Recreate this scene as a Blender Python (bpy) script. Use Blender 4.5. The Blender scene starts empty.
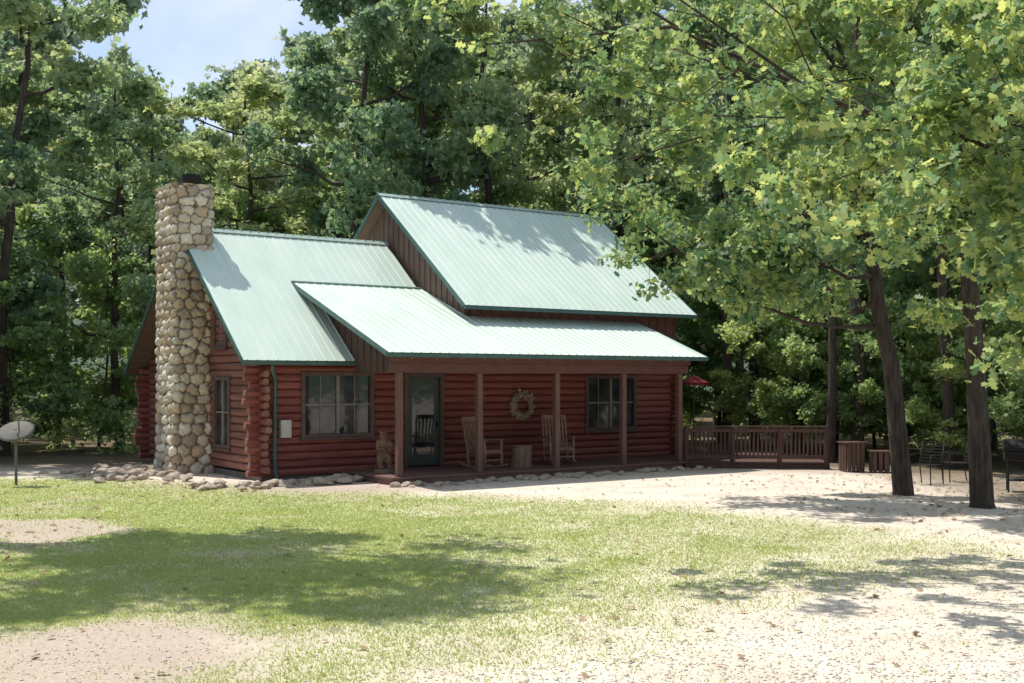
import bpy, math, random
import numpy as np
from mathutils import Vector, Matrix
R=math.radians
rnd=random.Random(7)
scene=bpy.context.scene
scene.view_settings.view_transform='Standard'
scene.view_settings.look='None'
scene.view_settings.exposure=0
COL=scene.collection

# ------------------------------------------------------------------ materials
def newmat(name):
    m=bpy.data.materials.new(name); m.use_nodes=True
    nt=m.node_tree; nt.nodes.clear()
    out=nt.nodes.new('ShaderNodeOutputMaterial')
    return m,nt,out
def N(nt,t,**kw):
    n=nt.nodes.new(t)
    for k,v in kw.items(): setattr(n,k,v)
    return n
def ramp(nt,stops):
    r=nt.nodes.new('ShaderNodeValToRGB')
    e=r.color_ramp.elements
    e[0].position=stops[0][0]; e[0].color=(*stops[0][1],1)
    e[1].position=stops[-1][0]; e[1].color=(*stops[-1][1],1)
    for p,c in stops[1:-1]:
        x=e.new(p); x.color=(*c,1)
    return r
def pmat(name,c1,c2,scale=5,rough=.8,bump=.3,stretch=(1,1,1),metallic=0,dist=.02,spec=.3,c3=None,island=0):
    m,nt,out=newmat(name)
    b=N(nt,'ShaderNodeBsdfPrincipled'); nt.links.new(b.outputs[0],out.inputs[0])
    tc=N(nt,'ShaderNodeTexCoord'); mp=N(nt,'ShaderNodeMapping'); mp.inputs['Scale'].default_value=stretch
    nt.links.new(tc.outputs['Object'],mp.inputs[0])
    no=N(nt,'ShaderNodeTexNoise'); no.inputs['Scale'].default_value=scale; no.inputs['Detail'].default_value=8; no.inputs['Roughness'].default_value=.65
    nt.links.new(mp.outputs[0],no.inputs['Vector'])
    st=[(.3,c1),(.7,c2)] if c3 is None else [(.28,c1),(.5,c2),(.74,c3)]
    rp=ramp(nt,st)
    if island:
        g=N(nt,'ShaderNodeNewGeometry'); a=N(nt,'ShaderNodeMath',operation='MULTIPLY_ADD'); a.inputs[1].default_value=island; a.inputs[2].default_value=-island/2
        nt.links.new(g.outputs['Random Per Island'],a.inputs[0]); s=N(nt,'ShaderNodeMath',operation='ADD'); nt.links.new(a.outputs[0],s.inputs[0]); nt.links.new(no.outputs['Fac'],s.inputs[1])
        nt.links.new(s.outputs[0],rp.inputs[0])
    else: nt.links.new(no.outputs['Fac'],rp.inputs[0])
    nt.links.new(rp.outputs[0],b.inputs['Base Color'])
    b.inputs['Roughness'].default_value=rough; b.inputs['Metallic'].default_value=metallic
    b.inputs['Specular IOR Level'].default_value=spec
    if bump>0:
        bp=N(nt,'ShaderNodeBump'); bp.inputs['Strength'].default_value=bump; bp.inputs['Distance'].default_value=dist
        nt.links.new(no.outputs['Fac'],bp.inputs['Height']); nt.links.new(bp.outputs[0],b.inputs['Normal'])
    return m
def leafmat(name,stops,trans=.4,rough=.5,big=.5,tmul=2.0,ri=.35):
    m,nt,out=newmat(name)
    g=N(nt,'ShaderNodeNewGeometry'); oi=N(nt,'ShaderNodeObjectInfo')
    tc=N(nt,'ShaderNodeTexCoord')
    no=N(nt,'ShaderNodeTexNoise'); no.inputs['Scale'].default_value=big; no.inputs['Detail'].default_value=1
    nt.links.new(tc.outputs['Object'],no.inputs['Vector'])
    def M(op,a,b_):
        x=N(nt,'ShaderNodeMath',operation=op)
        for i,v in enumerate((a,b_)):
            if isinstance(v,(int,float)): x.inputs[i].default_value=v
            else: nt.links.new(v,x.inputs[i])
        return x.outputs[0]
    f=M('ADD',M('MULTIPLY',g.outputs['Random Per Island'],ri),M('MULTIPLY',no.outputs['Fac'],.4))
    f=M('ADD',f,M('MULTIPLY',oi.outputs['Random'],.35))
    rp=ramp(nt,stops); nt.links.new(f,rp.inputs[0])
    b=N(nt,'ShaderNodeBsdfPrincipled'); b.inputs['Roughness'].default_value=rough
    b.inputs['Specular IOR Level'].default_value=.4
    nt.links.new(rp.outputs[0],b.inputs['Base Color'])
    t=N(nt,'ShaderNodeBsdfTranslucent')
    mx=N(nt,'ShaderNodeMix',data_type='RGBA',blend_type='MULTIPLY'); mx.inputs['Factor'].default_value=1
    nt.links.new(rp.outputs[0],mx.inputs['A']); mx.inputs['B'].default_value=(tmul*1.10,tmul*1.03,tmul*.74,1)
    nt.links.new(mx.outputs['Result'],t.inputs['Color'])
    ms=N(nt,'ShaderNodeMixShader'); ms.inputs[0].default_value=trans
    nt.links.new(b.outputs[0],ms.inputs[1]); nt.links.new(t.outputs[0],ms.inputs[2])
    nt.links.new(ms.outputs[0],out.inputs[0])
    return m

M_log=pmat('red_log_stain',(.15,.042,.042),(.25,.075,.066),3,.6,.4,(.35,1,7),c3=(.37,.14,.105),island=.16)
M_logside=pmat('red_log_stain_side',(.14,.058,.05),(.24,.10,.082),3,.65,.4,(1,.35,7),c3=(.35,.175,.135),island=.16)
M_logend=pmat('log_end_grain',(.17,.09,.07),(.34,.20,.15),9,.8,.4)
M_trimred=pmat('red_brown_trim',(.11,.05,.045),(.18,.085,.075),4,.6,.3,(1,1,3))
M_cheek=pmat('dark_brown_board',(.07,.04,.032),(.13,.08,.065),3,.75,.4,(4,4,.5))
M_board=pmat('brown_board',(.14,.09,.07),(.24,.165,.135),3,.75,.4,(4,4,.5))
M_deck=pmat('deck_plank',(.13,.07,.062),(.23,.14,.125),4,.7,.4,(.4,5,1))
M_post=pmat('post_wood',(.12,.064,.055),(.21,.12,.10),5,.7,.4,(3,3,.4))
M_rail=pmat('shaded_rail_wood',(.07,.038,.034),(.13,.075,.066),5,.75,.4,(3,3,.4))  # darker version of the post wood, tree shade put into the colour
M_greentrim=pmat('green_trim',(.05,.115,.11),(.09,.17,.16),4,.45,.05)
M_greencap=pmat('pale_green_cap',(.34,.46,.41),(.46,.58,.53),4,.4,.05)
M_winframe=pmat('window_frame',(.09,.06,.055),(.15,.10,.09),6,.5,.1)
M_sash=pmat('window_sash',(.20,.17,.16),(.30,.26,.24),6,.5,.1)
M_doorgreen=pmat('door_paint',(.05,.07,.065),(.08,.10,.09),6,.4,.05)
M_iron=pmat('black_iron',(.012,.012,.013),(.03,.026,.024),12,.7,.2)
M_whitebox=pmat('pale_plastic',(.45,.46,.45),(.58,.58,.56),3,.5,.02)
M_dish=pmat('dish_grey',(.12,.115,.105),(.18,.17,.16),3,.75,.02)
M_chair=pmat('weathered_chair',(.17,.10,.078),(.34,.22,.165),6,.7,.3,(2,2,.5))
M_bear=pmat('carved_bear',(.12,.065,.045),(.28,.16,.11),9,.6,.6)
M_stump=pmat('stump_bark',(.13,.085,.065),(.30,.21,.17),8,.9,.8,(1,1,.3))
M_wreath=pmat('wreath_twig',(.34,.26,.21),(.58,.48,.41),20,.8,.3)
M_fabric=pmat('red_canvas',(.17,.02,.03),(.25,.03,.04),6,.8,.1)
M_rock=pmat('rock',(.26,.20,.16),(.44,.37,.305),4,.9,.6,c3=(.64,.56,.48))
M_found=pmat('foundation',(.12,.10,.09),(.2,.18,.16),5,.9,.4)
M_bark=pmat('bark',(.025,.019,.017),(.068,.054,.046),5,.95,1.0,(3,3,.5),dist=.05,c3=(.13,.105,.09))
M_pebble=pmat('pebble',(.48,.42,.36),(.74,.67,.59),8,.9,.1)
M_litter=leafmat('dry_leaf',[(.1,(.20,.12,.07)),(.9,(.46,.34,.22))],.1,big=2)

M_leafbg=leafmat('forest_leaf',[(.15,(.10,.19,.16)),(.5,(.22,.33,.20)),(.9,(.50,.55,.30))],.5,tmul=1.5)
M_leaffar=leafmat('hazed_far_leaf',[(.15,(.20,.30,.27)),(.5,(.30,.39,.31)),(.9,(.48,.54,.38))],.5,tmul=1.4)  # paler and bluer: aerial haze painted into the leaf colour
M_leafnear=leafmat('oak_leaf',[(.22,(.05,.13,.115)),(.52,(.14,.24,.13)),(.9,(.42,.48,.20))],.48,big=1.1,tmul=1.8,ri=.5)
M_leafdark=leafmat('undergrowth_leaf',[(.15,(.11,.19,.12)),(.5,(.21,.31,.15)),(.9,(.44,.50,.22))],.48)

def glassmat():
    m,nt,out=newmat('window_glass')
    b=N(nt,'ShaderNodeBsdfPrincipled'); nt.links.new(b.outputs[0],out.inputs[0])
    tc=N(nt,'ShaderNodeTexCoord'); no=N(nt,'ShaderNodeTexNoise'); no.inputs['Scale'].default_value=2.2
    nt.links.new(tc.outputs['Object'],no.inputs[0])
    rp=ramp(nt,[(.4,(.018,.022,.026)),(.7,(.055,.062,.07))]); nt.links.new(no.outputs['Fac'],rp.inputs[0])
    nt.links.new(rp.outputs[0],b.inputs['Base Color'])
    b.inputs['Roughness'].default_value=.07; b.inputs['IOR'].default_value=1.6
    bp=N(nt,'ShaderNodeBump'); bp.inputs['Strength'].default_value=.35; bp.inputs['Distance'].default_value=.012
    nt.links.new(no.outputs['Fac'],bp.inputs['Height']); nt.links.new(bp.outputs[0],b.inputs['Normal'])
    return m
M_glass=glassmat()
def roofmat():
    m,nt,out=newmat('green_metal_roof')
    b=N(nt,'ShaderNodeBsdfPrincipled'); nt.links.new(b.outputs[0],out.inputs[0])
    tc=N(nt,'ShaderNodeTexCoord'); mp=N(nt,'ShaderNodeMapping'); mp.inputs['Scale'].default_value=(1.2,.5,.5)
    nt.links.new(tc.outputs['Object'],mp.inputs[0])
    no=N(nt,'ShaderNodeTexNoise'); no.inputs['Scale'].default_value=1.5; no.inputs['Detail'].default_value=6
    nt.links.new(mp.outputs[0],no.inputs[0])
    rp=ramp(nt,[(.3,(.60,.74,.66)),(.7,(.68,.80,.73))]); nt.links.new(no.outputs['Fac'],rp.inputs[0])
    nt.links.new(rp.outputs[0],b.inputs['Base Color'])
    rr=ramp(nt,[(.3,(.38,.38,.38)),(.7,(.48,.48,.48))]); nt.links.new(no.outputs['Fac'],rr.inputs[0]); nt.links.new(rr.outputs[0],b.inputs['Roughness'])
    b.inputs['Metallic'].default_value=.05; b.inputs['Specular IOR Level'].default_value=.6
    return m
M_roof=roofmat()
def stonemat():
    m,nt,out=newmat('river_stone')
    b=N(nt,'ShaderNodeBsdfPrincipled'); nt.links.new(b.outputs[0],out.inputs[0])
    at=N(nt,'ShaderNodeAttribute'); at.attribute_name='col'
    tc=N(nt,'ShaderNodeTexCoord'); no=N(nt,'ShaderNodeTexNoise'); no.inputs['Scale'].default_value=14; no.inputs['Detail'].default_value=8
    nt.links.new(tc.outputs['Object'],no.inputs[0])
    rp=ramp(nt,[(.3,(.72,.72,.72)),(.7,(1.15,1.12,1.08))]); nt.links.new(no.outputs['Fac'],rp.inputs[0])
    mx=N(nt,'ShaderNodeMix',data_type='RGBA',blend_type='MULTIPLY'); mx.inputs['Factor'].default_value=1
    nt.links.new(at.outputs['Color'],mx.inputs['A']); nt.links.new(rp.outputs[0],mx.inputs['B'])
    nt.links.new(mx.outputs['Result'],b.inputs['Base Color']); b.inputs['Roughness'].default_value=.85
    bp=N(nt,'ShaderNodeBump'); bp.inputs['Strength'].default_value=.3; bp.inputs['Distance'].default_value=.01
    nt.links.new(no.outputs['Fac'],bp.inputs['Height']); nt.links.new(bp.outputs[0],b.inputs['Normal'])
    return m
M_stone=stonemat()

# ------------------------------------------------------------------ mesh helpers
class MB:
    def __init__(s): s.v=[]; s.f=[]; s.m=[]
    def add(s,vs,fs,mi=0):
        o=len(s.v); s.v+= [tuple(x) for x in vs]
        for f in fs: s.f.append(tuple(i+o for i in f)); s.m.append(mi)
    def box(s,a,b,mi=0):
        x0,y0,z0=a; x1,y1,z1=b
        s.add([(x0,y0,z0),(x1,y0,z0),(x1,y1,z0),(x0,y1,z0),(x0,y0,z1),(x1,y0,z1),(x1,y1,z1),(x0,y1,z1)],
              [(0,3,2,1),(4,5,6,7),(0,1,5,4),(1,2,6,5),(2,3,7,6),(3,0,4,7)],mi)
    def beam(s,p,q,w,h,mi=0,up=(0,0,1)):
        p=Vector(p);q=Vector(q);d=(q-p).normalized();u=Vector(up)
        if abs(d.dot(u))>.98: u=Vector((0,1,0))
        sd=d.cross(u).normalized();u=sd.cross(d).normalized()
        vs=[]
        for e in (p,q):
            for a,b in ((-1,-1),(1,-1),(1,1),(-1,1)):
                vs.append(e+sd*(a*w/2)+u*(b*h/2))
        s.add(vs,[(0,3,2,1),(4,5,6,7),(0,1,5,4),(1,2,6,5),(2,3,7,6),(3,0,4,7)],mi)
    def tube(s,pts,rad,n=8,mi=0,cap=True,capmi=None):
        pts=[Vector(p) for p in pts]; rings=[]
        ref=None
        for i,p in enumerate(pts):
            d=(pts[min(i+1,len(pts)-1)]-pts[max(i-1,0)]).normalized()
            if ref is None:
                ref=Vector((1,0,0)) if abs(d.x)<.8 else Vector((0,1,0))
            sd=(ref-d*ref.dot(d)).normalized(); ref=sd; u=d.cross(sd)
            rings.append([p+(sd*math.cos(2*math.pi*k/n)+u*math.sin(2*math.pi*k/n))*rad[i] for k in range(n)])
        vs=[v for r in rings for v in r]; fs=[]
        for i in range(len(pts)-1):
            for k in range(n):
                fs.append((i*n+k,i*n+(k+1)%n,(i+1)*n+(k+1)%n,(i+1)*n+k))
        s.add(vs,fs,mi)
        if cap:
            o=len(s.v)-len(vs)
            s.f.append(tuple(o+k for k in range(n-1,-1,-1))); s.m.append(mi if capmi is None else capmi)
            o2=o+(len(pts)-1)*n
            s.f.append(tuple(o2+k for k in range(n))); s.m.append(mi if capmi is None else capmi)
    def ell(s,c,r,seg=16,ring=10,mi=0):
        vs=[];fs=[]
        for i in range(ring+1):
            th=math.pi*i/ring
            for k in range(seg):
                ph=2*math.pi*k/seg
                vs.append((c[0]+r[0]*math.sin(th)*math.cos(ph),c[1]+r[1]*math.sin(th)*math.sin(ph),c[2]+r[2]*math.cos(th)))
        for i in range(ring):
            for k in range(seg):
                fs.append((i*seg+k,(i+1)*seg+k,(i+1)*seg+(k+1)%seg,i*seg+(k+1)%seg))
        s.add(vs,fs,mi)
    def obj(s,name,mats,parent=None,smooth=False,bevel=0,loc=None):
        me=bpy.data.meshes.new(name); me.from_pydata(s.v,[],s.f)
        for m in (mats if isinstance(mats,(list,tuple)) else [mats]): me.materials.append(m)
        me.polygons.foreach_set('material_index',s.m)
        if smooth: me.polygons.foreach_set('use_smooth',[True]*len(s.f))
        me.update()
        o=bpy.data.objects.new(name,me); COL.objects.link(o)
        if parent: o.parent=parent
        if loc: o.location=loc
        if bevel:
            b=o.modifiers.new('bevel','BEVEL'); b.width=bevel; b.segments=2; b.limit_method='ANGLE'
        return o
def empty(name,loc,rotz=0,label=None,cat=None,group=None):
    e=bpy.data.objects.new(name,None); e.empty_display_size=.3
    e.location=loc; e.rotation_euler=(0,0,rotz); COL.objects.link(e)
    if label: e['label']=label
    if cat: e['category']=cat
    if group: e['group']=group
    return e
def tag(o,label,cat,group=None):
    o['label']=label;o['category']=cat
    if group:o['group']=group
def npmesh(name,verts,counts,loops,mats,attr=None,smooth=False):
    me=bpy.data.meshes.new(name)
    nv=len(verts); me.vertices.add(nv); me.vertices.foreach_set('co',np.asarray(verts,dtype=np.float32).ravel())
    me.loops.add(len(loops)); me.loops.foreach_set('vertex_index',np.asarray(loops,dtype=np.int32))
    counts=np.asarray(counts,dtype=np.int32); me.polygons.add(len(counts))
    st=np.concatenate([[0],np.cumsum(counts)[:-1]]).astype(np.int32)
    me.polygons.foreach_set('loop_start',st); me.polygons.foreach_set('loop_total',counts)
    if smooth: me.polygons.foreach_set('use_smooth',np.ones(len(counts),dtype=bool))
    for m in mats: me.materials.append(m)
    if attr is not None:
        a=me.color_attributes.new(name='col',type='FLOAT_COLOR',domain='POINT')
        a.data.foreach_set('color',np.asarray(attr,dtype=np.float32).ravel())
    me.update(calc_edges=True); me.validate()
    return me

# ------------------------------------------------------------------ leaves
QUAD=np.array([(-.5,0,0),(0,-.30,.09),(.5,0,-.03),(0,.30,.09)])
_o=[(0,0),(.20,.24),(.34,.11),(.52,.36),(.67,.16),(.85,.26),(1.0,0)]
OAK=np.array([(x-.4,y,.25*y) for x,y in _o]+[(x-.4,-y,.25*y) for x,y in _o[-2:0:-1]])
TUFT=np.array([(-.5,-.05,0),(0,-.42,.1),(.12,-.1,0),(.55,.05,.10),(.1,.18,0),(-.1,.45,.1)])
def leafmesh(name,C,S,Nrm,tmpl,mat,rg):
    n=len(C);k=len(tmpl)
    Nn=Nrm/np.linalg.norm(Nrm,axis=1,keepdims=True)
    T=rg.normal(size=(n,3)); T-= (T*Nn).sum(1,keepdims=True)*Nn; T/=np.linalg.norm(T,axis=1,keepdims=True)
    B=np.cross(Nn,T)
    V=C[:,None,:]+S[:,None,None]*(tmpl[None,:,0,None]*T[:,None,:]+tmpl[None,:,1,None]*B[:,None,:]+tmpl[None,:,2,None]*Nn[:,None,:])
    return npmesh(name,V.reshape(-1,3),np.full(n,k),np.arange(n*k),[mat])
def clumpleaves(cl,per,size,rg,flat=.6,up=.6):
    cl=np.asarray(cl); cnt=np.maximum(4,(per*rg.uniform(.5,1.4,len(cl))).astype(int))
    idx=np.repeat(np.arange(len(cl)),cnt); n=len(idx)
    d=rg.normal(size=(n,3)); d/=np.linalg.norm(d,axis=1,keepdims=True)
    r=rg.uniform(0,1,n)**.5
    lump=1+.28*np.sin(d[:,0]*5+idx*1.3)*np.sin(d[:,1]*5+idx*2.1)+.2*np.sin(d[:,2]*7+idx)
    off=d*(r*lump*cl[idx,3])[:,None]*np.array([1,1,flat])
    C=cl[idx,:3]+off
    Nn=rg.normal(size=(n,3))*.75+d*.35+np.array([0,0,up])
    S=size*rg.uniform(.6,1.25,n)
    return C,S,Nn
def grow(mb,limbs,rg,clr,nsub=5,sublen=.4,clumps=None):
    for st,en,r in limbs:
        st=np.array(st,float);en=np.array(en,float);L=np.linalg.norm(en-st)
        pts=[st]
        for t in (.25,.5,.75,1):
            p=st+(en-st)*t; p[2]+= -.10*L*math.sin(math.pi*(1-t))*.7
            p+=rg.normal(size=3)*L*.035; pts.append(p)
        mb.tube(pts,[r,r*.8,r*.6,r*.4,r*.18],6,cap=False)
        for j in range(nsub):
            t=.35+.65*(j+rg.uniform(.2,.8))/nsub
            k=min(int(t*4),3); f=t*4-k; b=pts[k]*(1-f)+pts[k+1]*f
            d=(en-st)/max(L,.01)+rg.normal(size=3)*.75; d[2]=d[2]*.6+.12; d/=np.linalg.norm(d)
            sl=L*sublen*rg.uniform(.5,1.1)*(1.1-.4*t)
            e=b+d*sl; m=(b+e)/2+rg.normal(size=3)*sl*.08
            rr=r*(1-t*.75)*.45
            mb.tube([b,m,e],[rr,rr*.7,rr*.25],5,cap=False)
            clumps.append((*e,clr*rg.uniform(.65,1.2)))
            if rg.random()<.7: clumps.append((*(m+rg.normal(size=3)*clr*.4),clr*rg.uniform(.5,.9)))
            for q in range(2):
                d2=d+rg.normal(size=3)*.8; d2/=np.linalg.norm(d2)
                e2=m+d2*sl*.5
                mb.tube([m,(m+e2)/2+rg.normal(size=3)*.03,e2],[rr*.5,rr*.3,rr*.1],4,cap=False)
                clumps.append((*e2,clr*rg.uniform(.5,.9)))
        clumps.append((*pts[-1],clr*rg.uniform(.8,1.1)))
def autolimbs(trunk,H,cb,cr,n,rg,r0):
    limbs=[]
    T=np.array(trunk)
    for i in range(n):
        tt=(i+.5)/n; h=cb+(H*.93-cb)*tt
        x=np.interp(h,T[:,2],T[:,0]);y=np.interp(h,T[:,2],T[:,1])
        prof=math.sin(math.pi*(.22+.72*tt))**.7
        az=i*2.4+rg.uniform(-.4,.4); rr=cr*prof*rg.uniform(.65,1.25)
        limbs.append(((x,y,h),(x+math.cos(az)*rr,y+math.sin(az)*rr,h+rr*rg.uniform(.15,.55)),r0*(.42-.25*tt)))
    return limbs
def treemeshes(name,seed,H,r0,cb,cr,nl,clr,per,ls,tmpl,lmat,trunk=None,extra=[],nsub=5,limbs=None,flat=.6):
    rg=np.random.default_rng(seed)
    if trunk is None:
        trunk=[(0,0,-.1)]; x=y=0
        for i in range(1,8):
            x+=rg.normal()*.14*H/15;y+=rg.normal()*.14*H/15; trunk.append((x,y,H*.93*i/7))
    mb=MB()
    zs=[t[2]/trunk[-1][2] for t in trunk]
    rad=[r0*(1.0-.82*max(z,0)) for z in zs]
    tp=[trunk[0],tuple(np.array(trunk[0])*.93+np.array(trunk[1])*.07)]+list(trunk[1:])
    mb.tube(tp,[r0*1.35,r0*1.06]+rad[1:],12,cap=False)
    cl=[]
    if limbs is None: limbs=autolimbs(trunk,H,cb,cr,nl,rg,r0)
    grow(mb,limbs+list(extra),rg,clr,nsub=nsub,clumps=cl)
    if nl: cl.append((*trunk[-1][:2],trunk[-1][2]+.3,clr*1.2))
    me=bpy.data.meshes.new(name+'_trunk'); me.from_pydata(mb.v,[],mb.f); me.materials.append(M_bark)
    me.polygons.foreach_set('use_smooth',[True]*len(mb.f)); me.update()
    C,S,Nn=clumpleaves(cl,per,ls,rg,flat)
    lm=leafmesh(name+'_crown',C,S,Nn,tmpl,lmat,rg)
    return me,lm
def place_tree(kind,tm,cm,loc,rz,sc,label,group=None):
    e=empty(kind,loc,rz,label,'tree',group); e.scale=sc if isinstance(sc,tuple) else (sc,sc,sc)
    for nm,me in (('trunk',tm),('crown',cm)):
        o=bpy.data.objects.new(nm,me); COL.objects.link(o); o.parent=e
    return e

# ------------------------------------------------------------------ ground
tab=np.random.default_rng(3).random((256,256))
def vn(x,y):
    xi=np.floor(x).astype(int);yi=np.floor(y).astype(int);fx=x-xi;fy=y-yi
    fx=fx*fx*(3-2*fx);fy=fy*fy*(3-2*fy)
    g=lambda a,b:tab[a%256,b%256]
    return (g(xi,yi)*(1-fx)+g(xi+1,yi)*fx)*(1-fy)+(g(xi,yi+1)*(1-fx)+g(xi+1,yi+1)*fx)*fy
def fbm(x,y,s):
    return (vn(x/s,y/s)+.5*vn(x/s*2.1+7,y/s*2.1)+.25*vn(x/s*4.3,y/s*4.3+9)+.125*vn(x/s*9,y/s*9))/1.875
def ss(a,b,x):
    t=np.clip((x-a)/(b-a),0,1);return t*t*(3-2*t)
def grassmask(X,Y):
    n=fbm(X,Y,1.6)-.5; n2=fbm(X+40,Y,.5)-.5
    ye=np.interp(X,[-30,-9,-6.5,-4.5,-2,1.5,3.5,5,7,12],[27,26,23.6,22.6,22.2,21.2,19.2,17.2,15.2,13.6])
    g=ss(1.5,-2.0,Y-ye+n*3)
    xe=2.0+(Y-11.5)*1.0
    g*=ss(2.4,-3.2,X-xe+n*4)*.93+.07
    g*=1-.92*ss(1.0,-.8,(Y-10.0)+n*2.5)*ss(-1.2,-3.0,X+n*2)
    d=np.sqrt(((X+7.6)/2.3)**2+((Y-17.0)/1.2)**2)+n*1.2
    g*=1-.85*ss(1.2,.7,d)
    g*=.5+.5*ss(-.28,.05,n+n2*.5)
    right=ss(-2.5,2.5,X); g*=1-.5*right*ss(-.18,.12,n2*.7+n*.7)
    near=ss(13,9.5,Y); g*=1-.35*near*ss(-.12,.1,n2)
    return np.clip(g,0,1)
def gz(X,Y): return (fbm(X,Y,3)-.5)*.05*ss(23,20,Y)+(fbm(X+9,Y,.6)-.5)*.015
def axis(lo,hi,step,far):
    c=np.arange(lo,hi+1e-6,step); ext=[]
    d=step;x=hi
    while x<far: d*=1.35; x+=d; ext.append(x)
    ext2=[];d=step;x=lo
    while x>-far: d*=1.35;x-=d;ext2.append(x)
    return np.array(ext2[::-1]+list(c)+ext)
xs=axis(-14,14,.09,900); ys=axis(6,30,.09,900)
GX,GY=np.meshgrid(xs,ys); gx=GX.ravel();gy=GY.ravel()
g=grassmask(gx,gy)
z=gz(gx,gy)
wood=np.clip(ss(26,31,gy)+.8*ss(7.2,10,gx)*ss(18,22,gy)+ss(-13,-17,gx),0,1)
dirt=np.clip(ss(-.5,-3,gx+(fbm(gx,gy,1.2)-.5)*3),0,1)*ss(26,23,gy)*.8
colattr=np.stack([g,wood,dirt,np.ones_like(g)],1)
nx,ny=len(xs),len(ys)
i=np.arange(nx*ny).reshape(ny,nx)
q=np.stack([i[:-1,:-1],i[:-1,1:],i[1:,1:],i[1:,:-1]],-1).reshape(-1,4)
def groundmat():
    m,nt,out=newmat('ground_gravel_grass')
    b=N(nt,'ShaderNodeBsdfPrincipled'); nt.links.new(b.outputs[0],out.inputs[0]); b.inputs['Roughness'].default_value=.95
    b.inputs['Specular IOR Level'].default_value=.1
    at=N(nt,'ShaderNodeAttribute'); at.attribute_name='col'; sp=N(nt,'ShaderNodeSeparateColor'); nt.links.new(at.outputs['Color'],sp.inputs[0])
    tc=N(nt,'ShaderNodeTexCoord')
    def noise(s,d=8):
        n=N(nt,'ShaderNodeTexNoise'); n.inputs['Scale'].default_value=s; n.inputs['Detail'].default_value=d; n.inputs['Roughness'].default_value=.7
        nt.links.new(tc.outputs['Object'],n.inputs[0]); return n
    n1=noise(.9); n2=noise(22); vo=N(nt,'ShaderNodeTexVoronoi'); vo.inputs['Scale'].default_value=36; nt.links.new(tc.outputs['Object'],vo.inputs[0])
    gr=ramp(nt,[(.3,(.55,.465,.395)),(.5,(.68,.60,.52)),(.7,(.76,.69,.61))]); nt.links.new(n1.outputs['Fac'],gr.inputs[0])
    sv=ramp(nt,[(.0,(.70,.67,.64)),(.35,(1,1,1)),(1.0,(1.08,1.07,1.05))]); nt.links.new(vo.outputs['Color'],sv.inputs[0])
    mx=N(nt,'ShaderNodeMix',data_type='RGBA',blend_type='MULTIPLY'); mx.inputs['Factor'].default_value=.7
    nt.links.new(gr.outputs[0],mx.inputs['A']); nt.links.new(sv.outputs[0],mx.inputs['B'])
    dr=ramp(nt,[(.3,(.29,.215,.18)),(.7,(.53,.44,.375))]); nt.links.new(n2.outputs['Fac'],dr.inputs[0])
    m0=N(nt,'ShaderNodeMix',data_type='RGBA'); nt.links.new(sp.outputs[2],m0.inputs['Factor'])
    nt.links.new(mx.outputs['Result'],m0.inputs['A']); nt.links.new(dr.outputs[0],m0.inputs['B'])
    gg=ramp(nt,[(.3,(.33,.38,.16)),(.55,(.45,.48,.24)),(.75,(.56,.55,.34))]); nt.links.new(n2.outputs['Fac'],gg.inputs[0])
    m2=N(nt,'ShaderNodeMix',data_type='RGBA'); nt.links.new(sp.outputs[0],m2.inputs['Factor'])
    nt.links.new(m0.outputs['Result'],m2.inputs['A']); nt.links.new(gg.outputs[0],m2.inputs['B'])
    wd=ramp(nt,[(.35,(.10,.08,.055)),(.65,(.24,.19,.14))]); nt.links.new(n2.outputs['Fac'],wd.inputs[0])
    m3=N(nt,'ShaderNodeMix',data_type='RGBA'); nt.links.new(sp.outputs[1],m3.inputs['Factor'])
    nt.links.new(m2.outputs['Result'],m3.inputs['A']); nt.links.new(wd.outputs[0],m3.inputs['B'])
    nt.links.new(m3.outputs['Result'],b.inputs['Base Color'])
    bp=N(nt,'ShaderNodeBump'); bp.inputs['Strength'].default_value=.5; bp.inputs['Distance'].default_value=.02
    nt.links.new(n2.outputs['Fac'],bp.inputs['Height']); nt.links.new(bp.outputs[0],b.inputs['Normal'])
    return m
gme=npmesh('ground',np.stack([gx,gy,z],1),np.full(len(q),4),q.ravel(),[groundmat()],colattr,True)
go=bpy.data.objects.new('ground',gme); COL.objects.link(go); go['kind']='structure'
na=260;rr_=[85,95,104,114,126,150];hh_=[-1,7,14,20,24,25]
A_,K_=np.meshgrid(np.arange(na),np.arange(len(rr_)))
an=A_.ravel()/na*2*np.pi;k=K_.ravel();rad_=np.array(rr_)[k];h=np.array(hh_)[k]*(.75+.35*fbm(np.cos(an)*5+20,np.sin(an)*5+20,1.))
rg=np.random.default_rng(4); rad_=rad_+rg.normal(size=len(an))*2.5; h=h+rg.normal(size=len(an))*1.0*(k>0)
I=np.arange(na*len(rr_)).reshape(len(rr_),na);J=np.roll(I,-1,axis=1)
qq=np.stack([I[:-1],I[1:],J[1:],J[:-1]],-1).reshape(-1,4)
M_hill=pmat('hazed_hill',(.10,.17,.15),(.24,.32,.23),.8,.95,1.0,dist=1.0)  # pale blue-green, distance haze put into the colour
me=npmesh('backdrop_hills',np.stack([rad_*np.cos(an),rad_*np.sin(an),h],1),np.full(len(qq),4),qq.ravel(),[M_hill])
o=bpy.data.objects.new('backdrop_hills',me);COL.objects.link(o);o['kind']='structure'  # added backdrop ring: closes sky gaps, darkens window reflections from behind the camera

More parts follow.
